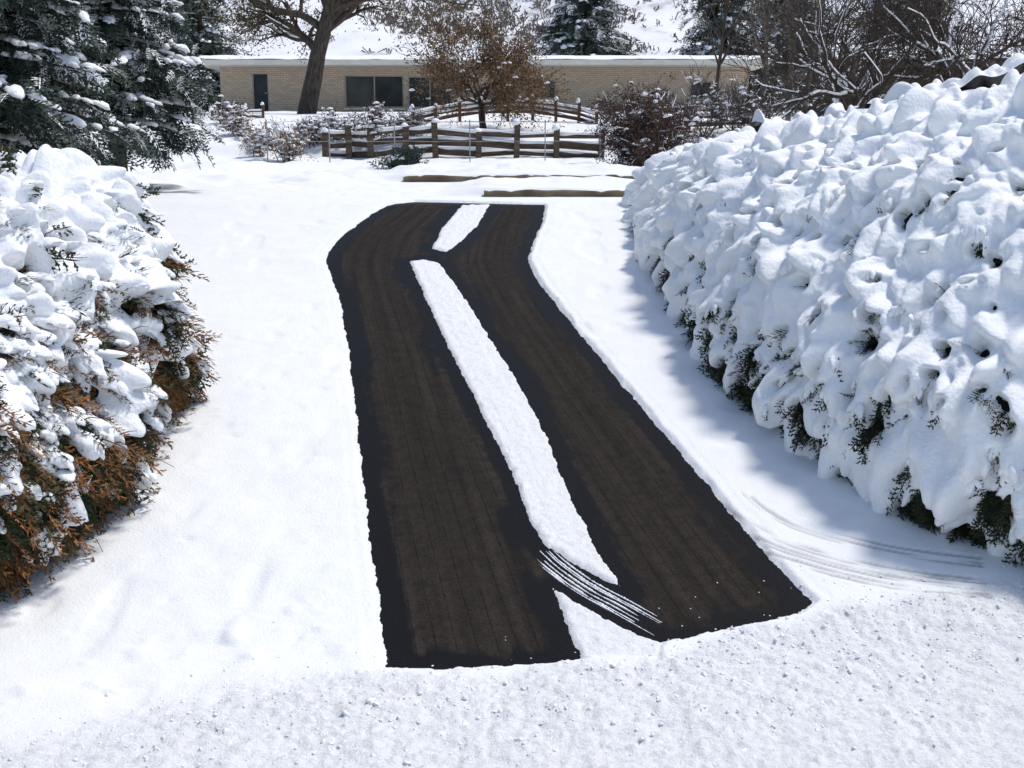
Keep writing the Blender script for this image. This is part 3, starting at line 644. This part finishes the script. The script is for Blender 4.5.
def dtree(name, label, x, y, d, L, r0, levels, nch, ang, seed, bark=M_BARK, leaf=None, nleaf=0, lspread=.15, lsize=.05, snow=.0, up=.15, shrink=.62, wander=.16, multi=1, cat='tree', group=None, minr=.006, dz=0, clump=0, tmin=.3, slv=9, w0=None, sadd=.006):
    r = np.random.default_rng(seed); z0 = gz(y)+dz; br = []
    for m in range(multi):
        dd = np.array(d, float) if multi == 1 else nrm(np.array([*r.normal(0, .55, 2), 1.]))
        br += grow((x+(0 if multi == 1 else r.normal(0, .12)), y+(0 if multi == 1 else r.normal(0, .12)), z0-.1), dd, L*(1 if multi == 1 else r.uniform(.7, 1.1)), r0, levels, r, nch, ang, up, wander, shrink=shrink, tmin=tmin, w0=w0)
    T = Thing(name, (x, y, z0), label, cat, group)
    t0 = MB(); t1 = MB(); sn = MB(); tips = []
    for p, rad, lv in br:
        rad = np.maximum(rad, minr); (t0 if lv == 0 else t1).add(*tube(p, rad, 8 if lv == 0 else (5 if lv < 3 else 3)))
        if lv >= levels-1: tips.append(p[2::2])
        if snow and lv <= slv and r.random() < snow and (lv > 0 or d[2] < .9):
            hz = np.linalg.norm((p[-1]-p[0])[:2])/(np.linalg.norm(p[-1]-p[0])+1e-9)
            if hz > .4:
                a = r.integers(0, 3); sn.add(*tube(p[a:]+np.array([0, 0, 1])*(rad[a:, None]+sadd*.5), rad[a:]*.8+sadd, 5))
    T.part('trunk' if multi == 1 else 'stem', t0, bark, True)
    if t1.n: T.part('branch', t1, bark, True)
    tips = np.concatenate(tips) if tips else np.zeros((0, 3))
    if leaf is not None:
        mb = MB(); leaves(mb, tips, nleaf, lspread, lsize, r); T.part('crown', mb, leaf)
    if clump:
        c = tips[r.choice(len(tips), min(clump, len(tips)), replace=False)]; s = r.uniform(.04, .10, len(c))
        add_pillows(sn, c, nrm(r.normal(0, 1, (len(c), 3))*[1, 1, .2]), s*1.3, s, s*.55, tpl=PILS, amp=.4)
    if sn.n: T.part('snow', sn, M_SNOWF, True)
    return T
dtree('shade_tree', 'large leaning tree with snow along its rough trunk near the house', gx(306, 50), 50, (.27, 0, 1), 6.0, .40, 4, (9, 6, 5, 4), (.8, .6, .65, .7), 5,
      leaf=M_OLIVE, nleaf=6, lspread=.25, lsize=.06, snow=.3, shrink=.58, up=.05, minr=.010, tmin=.45, slv=2, w0=.05)
dtree('ornamental_tree', 'small crabapple tree keeping its golden-brown leaves above the fence', gx(484, 41), 41, (0, 0, 1), 1.45, .13, 4, (10, 5, 4, 3), (1.1, .55, .55, .7), 8,
      leaf=M_RUSSET, nleaf=7, lspread=.15, lsize=.05, snow=.12, shrink=.85, up=.20, minr=.009, tmin=.75, slv=2, w0=.05, clump=60)
dtree('deciduous_shrub', 'dense reddish-brown shrub flecked with snow at the fence end', gx(648, 32), 32, (0, 0, 1), 1.15, .03, 3, (4, 4, 4), (.5, .6, .7), 13,
      bark=M_TWIG, leaf=M_REDLEAF, nleaf=4, lspread=.08, lsize=.035, snow=.1, multi=20, cat='shrub', up=.08, shrink=.72, clump=160)
G3 = 'snow-capped shrubs along the fence'
for i, (px, Y, sc, n) in enumerate([(372,38.8,.85,10),(408,39.0,.65,9),(345,39.2,.7,8),(288,36,.8,9),(316,38.4,.6,7),(262,38,.5,6),(398,33,.28,6),(240,40,.6,7),(222,43,.6,7)]):
    dtree('deciduous_shrub', 'low twiggy shrub capped with snow by the fence', gx(px, Y), Y, (0, 0, 1), sc, .018, 2, (5, 5), (.6, .7), 60+i,
          bark=M_TWIG, leaf=M_REDLEAF if i % 2 == 0 else M_RUSSET, nleaf=3, lspread=.08, lsize=.035, snow=.2, multi=n, cat='shrub', group=G3, clump=120, shrink=.7)
T = Thing('evergreen_shrub', (gx(405, 30.5), 30.5, gz(30.5)), 'small dark evergreen tuft poking out of the snow', 'shrub')
r = np.random.default_rng(5); K = 130; mb = MB(); b0 = np.tile([gx(405, 30.5), 30.5, gz(30.5)], (K, 1))+r.normal(0, .18, (K, 3))*[1, 1, .3]
add_fronds(mb, b0, nrm(r.normal(0, .4, (K, 3))+[0, 0, 1.1]), r.uniform(.3, .75, K), FRS, rg=r); T.part('foliage', mb, M_SPRUCE)
mb = MB(); K = 14; s = r.uniform(.06, .13, K); add_pillows(mb, b0[:K]+[0, 0, .4], nrm(r.normal(0, 1, (K, 3))*[1, 1, .1]), s*1.4, s, s*.6, tpl=PILS); T.part('snow', mb, M_SNOWF, True)
G4 = 'thin bare trees behind the hedge'
for i, (px, Y, hgt) in enumerate([(783,36,9),(800,37,8),(757,40,8),(868,44,8),(925,43,8),(712,50,7)]):
    dtree('bare_tree', 'thin bare tree with brownish bark and fine twigs', gx(px, Y), Y, (random.uniform(-.06, .06), 0, 1), hgt, .085, 3, (17, 5, 4), (.6, .6, .7), 80+i, group=G4,
          bark=M_ASPEN if i < 3 else M_BARK, snow=.03, wander=.05, shrink=.33, up=.2, minr=.008)
G5 = 'spreading bare fruit trees with snow on limbs'
for i, (px, Y, dx) in enumerate([(880,27,-.25),(975,26,-.15),(1070,27,-.3),(830,31,.1)]):
    dtree('fruit_tree', 'spreading bare fruit tree with snow lying along dark limbs', gx(px, Y), Y, (dx, 0, 1), 2.4, .16, 4, (8, 5, 5, 4), (1.05, .65, .7, .7), 190+i, group=G5,
          bark=M_BARKD, snow=.65, shrink=.76, up=.10, minr=.007, wander=.18, tmin=.6, slv=2, sadd=.009, w0=.05)
G6 = 'brown thicket shrubs at the lot edge'
for i, (px, Y) in enumerate([(700,40),(735,41),(765,40),(800,42),(860,42),(1000,43)]):
    dtree('thicket_shrub', 'tall brown leafless thicket shrub', gx(px, Y), Y, (0, 0, 1), 1.1 if i < 4 else 1.3, .025, 3, (4, 4, 4), (.5, .5, .6), 110+i,
          bark=M_GREYTWIG, snow=.08, multi=9 if i < 4 else 6, cat='shrub', group=G6, shrink=.7, clump=60, minr=.007)

# ---------------------------------------------------------------- fences
def fence(name, label, pts, hgt, rails, post_w, mat, rail_h=.13, zo=None, jit=.03, sr=.042):
    p0 = pts[0]; T = Thing(name, (p0[0], p0[1], gz(p0[1])), label, 'fence')
    zs = [gz(p[1])+(zo[i] if zo else 0) for i, p in enumerate(pts)]
    for (x, y), z in zip(pts, zs):
        hp = hgt+random.uniform(-.02, .22)
        mb = MB(); mb.add(*beam((x, y-.05, z-.5), (x+random.uniform(-.06, .06), y-.05, z+hp), post_w*random.uniform(.75, 1.2), post_w)); T.part('post', mb, mat)
        mb = MB(); add_pillows(mb, np.array([[x, y-.05, z+hp+.01]]), np.array([[1., 0, 0]]), np.array([post_w*.8]), np.array([post_w*.8]), np.array([random.uniform(.08, .16)]), tpl=PILS, amp=.25); T.part('snow_cap', mb, M_SNOWF, True)
    sn = MB()
    for k in rails:
        top = k == max(rails)
        for i in range(len(pts)-1):
            j1, j2 = random.uniform(-jit, jit), random.uniform(-jit, jit)
            a = np.array([*pts[i], zs[i]+k*hgt+j1]); b = np.array([*pts[i+1], zs[i+1]+k*hgt+j2]); a, b = a+(a-b)*.01, b+(b-a)*.01
            off = np.array([0, post_w*.5+.035, 0]); mb = MB(); rh = rail_h*random.uniform(.65, 1.15); mb.add(*beam(a+off, b+off, .06, rh)); T.part('rail', mb, mat)
            t = np.linspace(0, 1, 14)[:, None]; p = (a+off)*(1-t)+(b+off)*t+[0, -.01, rh/2]
            m_ = 1.5 if top else .8
            sn.add(*tube(p, np.clip(sr*m_+.03*vn(p[:, 0]*2.5, p[:, 1]+k*9), .004, .1), 6))
    T.part('snow', sn, M_SNOWF, True)
    return T
px_ = [326,350,371,405,436,478,516,556,600]
fence('timber_fence', 'weathered brown timber rail fence topped with snow along the terrace', [(gx(p, 37.7), 37.7+.08*math.sin(i*2.1)) for i, p in enumerate(px_)], .84, (.18, .53, .88), .18, M_WOOD, rail_h=.21, jit=.05,
      zo=[.0, .0, .02, .10, .10, .02, .0, -.05, -.08])
px2 = [412,436,460,484,508,532,556,578,596]
fence('curved_fence', 'reddish timber fence curving across the upper terrace with snow on top', [(gx(p, 43+1.2*math.sin(i*.39)), 43+1.2*math.sin(i*.39)) for i, p in enumerate(px2)], .55, (.25, .58, .9), .11, M_REDWOOD, rail_h=.12, jit=.02,
      zo=[-.1+.36*math.sin(i*math.pi/8) for i in range(9)])
px3 = [212,228,244,260]
fence('low_fence', 'low red-brown timber fence near the spruce with snow on top', [(gx(p, 45), 45+.2*i) for i, p in enumerate(px3)], .35, (.3, .85), .09, M_REDWOOD, rail_h=.10)
px4 = [628,655,690,725,760]
fence('board_fence', 'brown rail fence running behind the reddish shrub', [(gx(p, 41), 41+.3*i) for i, p in enumerate(px4)], .75, (.3, .62, .95), .13, M_WOOD, rail_h=.14)
T = Thing('wire_fence', (gx(440, 35.5), 35.5, gz(35.5)), 'thin metal posts and wire in front of the timber fence', 'fence')
for p in (268,330,395,470,545,600):
    mb = MB(); x = gx(p, 35.5); mb.add(*tube([(x, 35.5, gz(35.5)-.2), (x, 35.5, gz(35.5)+.6), (x, 35.5, gz(35.5)+1.25)], [.018]*3, 6)); T.part('post', mb, M_METAL)
for zz in (.65, 1.2):
    mb = MB(); xs_ = np.linspace(gx(268, 35.5), gx(600, 35.5), 30); mb.add(*tube(np.stack([xs_, 0*xs_+35.5, gz(35.5)+zz-.02*np.abs(np.sin(xs_*2))], 1), [.006]*30, 4)); T.part('wire', mb, M_METAL)
def lowwall(label, xa, xb, Y, h):
    n = int((xb-xa)/.35); tt = np.linspace(0, 1, n*4+1)
    T = Thing('retaining_wall', ((xa+xb)/2, Y, gz(Y)), label, 'wall')
    xx = xa+(xb-xa)*tt; yy_ = Y+.02*vn(xx*2, xx*0); hh = h*(1+.15*vn(xx*3.3, xx*0+2))*(1-.15*(np.abs((xx*2.6) % 1-.5) > .42))
    rows = [(0, -1, 0), (0.01, .35, 0), (.0, .8, 0), (.02, 1, 0), (.10, 1, 0), (.10, -1, 0)]
    V = np.stack([np.stack([xx, yy_+dy+.012*vn(xx*5, xx*0+k), gz(Y)+np.where(fz < 0, -.25, .03+hh*fz)], -1) for k, (dy, fz, _) in enumerate(rows)], 1)
    T.part('stone_course', (V.reshape(-1, 3), gridq(len(xx), len(rows))), M_STONE)
lowwall('low ochre stone edging under a cap of snow by the driveway top', wallA[0], wallA[1], wallA[2], .12)
lowwall('low weathered stone retaining wall across the snowy yard', wallB[0], wallB[1], wallB[2], .15)

# ---------------------------------------------------------------- house
HY_ = 62.
def hx_(px): return at(px, 100, HY_)[0]
def hz_(py): return at(512, py, HY_)[2]
T = Thing('ranch_house', (hx_(480), HY_, gz(HY_)), 'long low tan brick ranch house with snow on its flat-looking roof', 'house')
x0, x1 = hx_(221), hx_(748); zb, zt = gz(HY_)-.3, hz_(67)
ops = [(253,269,73,114,'door'),(345,404,75,108,'w'),(408,452,76,108,'w'),(526,556,80,99,'w'),(690,712,81,99,'w')]
mb = MB(); cur = x0
for a, b, t, bt, k in ops:
    xa, xb = hx_(a), hx_(b); mb.add(*box(cur, xa, HY_, HY_+.25, zb, zt)); mb.add(*box(xa, xb, HY_, HY_+.25, hz_(t), zt))
    if k == 'w': mb.add(*box(xa, xb, HY_, HY_+.25, zb, hz_(bt)))
    cur = xb
mb.add(*box(cur, x1, HY_, HY_+.25, zb, zt))
mb.add(*box(x0, x0+.25, HY_+.25, HY_+9, zb, zt)); mb.add(*box(x1-.25, x1, HY_+.25, HY_+9, zb, zt)); mb.add(*box(x0+.25, x1-.25, HY_+8.75, HY_+9, zb, zt))
T.part('wall', mb, M_BRICK)
for a, b, t, bt, k in ops:
    xa, xb, z1, z0 = hx_(a), hx_(b), hz_(t), hz_(bt)
    if k == 'door':
        mb = MB(); mb.add(*box(xa+.06, xb-.06, HY_+.10, HY_+.16, zb, z1-.06)); d = T.part('door', mb, M_DOOR)
        mb = MB(); mb.add(*box(xb-.2, xb-.12, HY_+.05, HY_+.095, zb+1.25, zb+1.31)); T.part('handle', mb, M_METAL, parent=d)
        mb = MB(); mb.add(*box(xa, xa+.055, HY_+.04, HY_+.2, zb, z1)); mb.add(*box(xb-.055, xb, HY_+.04, HY_+.2, zb, z1)); mb.add(*box(xa+.056, xb-.056, HY_+.04, HY_+.2, z1-.055, z1)); T.part('frame', mb, M_FRAME, parent=d)
    else:
        mb = MB(); mb.add(*box(xa+.05, xb-.05, HY_+.14, HY_+.16, z0+.05, z1-.05)); wn = T.part('window', mb, M_GLASS)
        mb = MB(); f = .07
        mb.add(*box(xa, xa+f, HY_+.06, HY_+.13, z0, z1)); mb.add(*box(xb-f, xb, HY_+.06, HY_+.13, z0, z1))
        mb.add(*box(xa+f, xb-f, HY_+.06, HY_+.13, z1-f, z1)); mb.add(*box(xa+f, xb-f, HY_+.06, HY_+.13, z0, z0+f))
        if xb-xa > 2: xm = (xa+xb)/2; mb.add(*box(xm-.03, xm+.03, HY_+.07, HY_+.125, z0+f, z1-f))
        T.part('frame', mb, M_FRAME, parent=wn)
        mb = MB(); mb.add(*box(xa-.05, xb+.05, HY_-.08, HY_-.003, z0-.09, z0-.003)); T.part('sill', mb, M_FASCIA, parent=wn)
ex0, ex1, ey0, ey1 = x0-.8, x1+.8, HY_-1.9, HY_+10.0; ym = (ey0+ey1)/2; zr = zt+.42; th = .24
v = [[ex0,ey0,zt],[ex1,ey0,zt],[ex1,ey1,zt],[ex0,ey1,zt],[ex0,ey0,zt+th],[ex1,ey0,zt+th],[ex1,ym,zr+th],[ex0,ym,zr+th],[ex1,ey1,zt+th],[ex0,ey1,zt+th],[ex1,ym,zt],[ex0,ym,zt]]
q = [[0,11,10,1],[11,3,2,10],[0,1,5,4],[4,5,6,7],[7,6,8,9],[3,9,8,2],[1,10,6,5],[10,2,8,6],[0,4,7,11],[11,7,9,3]]
rf = T.part('roof', (np.array(v), q), M_FASCIA)
nx, ny = 140, 24; tx = np.linspace(ex0+.02, ex1-.02, nx); ty = np.linspace(ey0+.02, ey1-.02, ny); TX, TY = np.meshgrid(tx, ty, indexing='ij')
zz = zt+th+(zr-zt)*(1-np.abs(TY-ym)/(ym-ey0))+.16+.07*fbm(TX*.8, TY*.8, s=3); top = np.stack([TX, TY, zz], -1)
zz2 = zz.copy(); zz2[:, 0] -= .14; zz2[0] -= .13; zz2[-1] -= .13; top[..., 2] = zz2
T.part('snow', (top.reshape(-1, 3), gridq(nx, ny)), M_SNOWF, True, parent=rf)

SY = 45.
sx0, sx1 = at(838, 100, SY)[0], at(1060, 100, SY)[0]; sz0 = gz(SY)-.2; szt = at(512, 68, SY)[2]
T = Thing('outbuilding', ((sx0+sx1)/2, SY, gz(SY)), 'brown wooden outbuilding with a snowy pitched roof behind bare trees', 'shed')
mb = MB(); mb.add(*box(sx0, sx1, SY, SY+.2, sz0, szt)); mb.add(*box(sx0, sx0+.2, SY+.2, SY+5, sz0, szt)); mb.add(*box(sx1-.2, sx1, SY+.2, SY+5, sz0, szt)); mb.add(*box(sx0+.2, sx1-.2, SY+4.8, SY+5, sz0, szt)); T.part('wall', mb, M_SHED)
a, b, c0, c1 = sx0-.5, sx1+.5, SY-.5, SY+5.5; ym = (c0+c1)/2; zr = szt+.8; t = .14
v = [[a,c0,szt],[b,c0,szt],[b,c1,szt],[a,c1,szt],[a,c0,szt+t],[b,c0,szt+t],[b,ym,zr+t],[a,ym,zr+t],[b,c1,szt+t],[a,c1,szt+t],[b,ym,szt],[a,ym,szt]]
rf = T.part('roof', (np.array(v), q), M_ROOFING)
tx = np.linspace(a+.1, b-.1, 60); ty = np.linspace(c0+.25, c1-.25, 20); TX, TY = np.meshgrid(tx, ty, indexing='ij')
zz = szt+t+(zr-szt)*(1-np.abs(TY-ym)/(ym-c0))+.10+.05*fbm(TX, TY, s=3); T.part('snow', (np.stack([TX, TY, zz], -1).reshape(-1, 3), gridq(60, 20)), M_SNOWF, True, parent=rf)
mb = MB(); mb.add(*box(sx0+1.5, sx0+2.6, SY-.03, SY-.004, sz0+.2, szt-.4)); T.part('door', mb, M_ROOFING)

# ---------------------------------------------------------------- camera, light
cam = bpy.data.cameras.new('camera'); co = bpy.data.objects.new('camera', cam); COL.objects.link(co)
co.location = (0, 0, CZ); co.rotation_euler = (math.pi/2-PITCH, 0, 0)
cam.sensor_width = 36; cam.lens = 36*F/1024; cam.clip_start = .1; cam.clip_end = 1200
SC.camera = co
sd = Vector((.36, .14, .76)).normalized(); el = math.asin(sd.z); az = math.atan2(sd.x, sd.y)
w = bpy.data.worlds.new('World'); SC.world = w; w.use_nodes = True; nt = w.node_tree
sk = nt.nodes.new('ShaderNodeTexSky'); sk.sky_type = 'NISHITA'; sk.sun_disc = False; sk.sun_elevation = el; sk.sun_rotation = az
bg = nt.nodes['Background']; bg.inputs['Strength'].default_value = .15; nt.links.new(sk.outputs[0], bg.inputs['Color'])
su = bpy.data.lights.new('sun', 'SUN'); su.energy = 2.9; su.angle = math.radians(9); su.color = (1, .95, .87)
so = bpy.data.objects.new('sun', su); COL.objects.link(so); so.rotation_euler = sd.to_track_quat('Z', 'Y').to_euler()
SC.view_settings.view_transform = 'Standard'; SC.view_settings.look = 'None'; SC.view_settings.exposure = 0
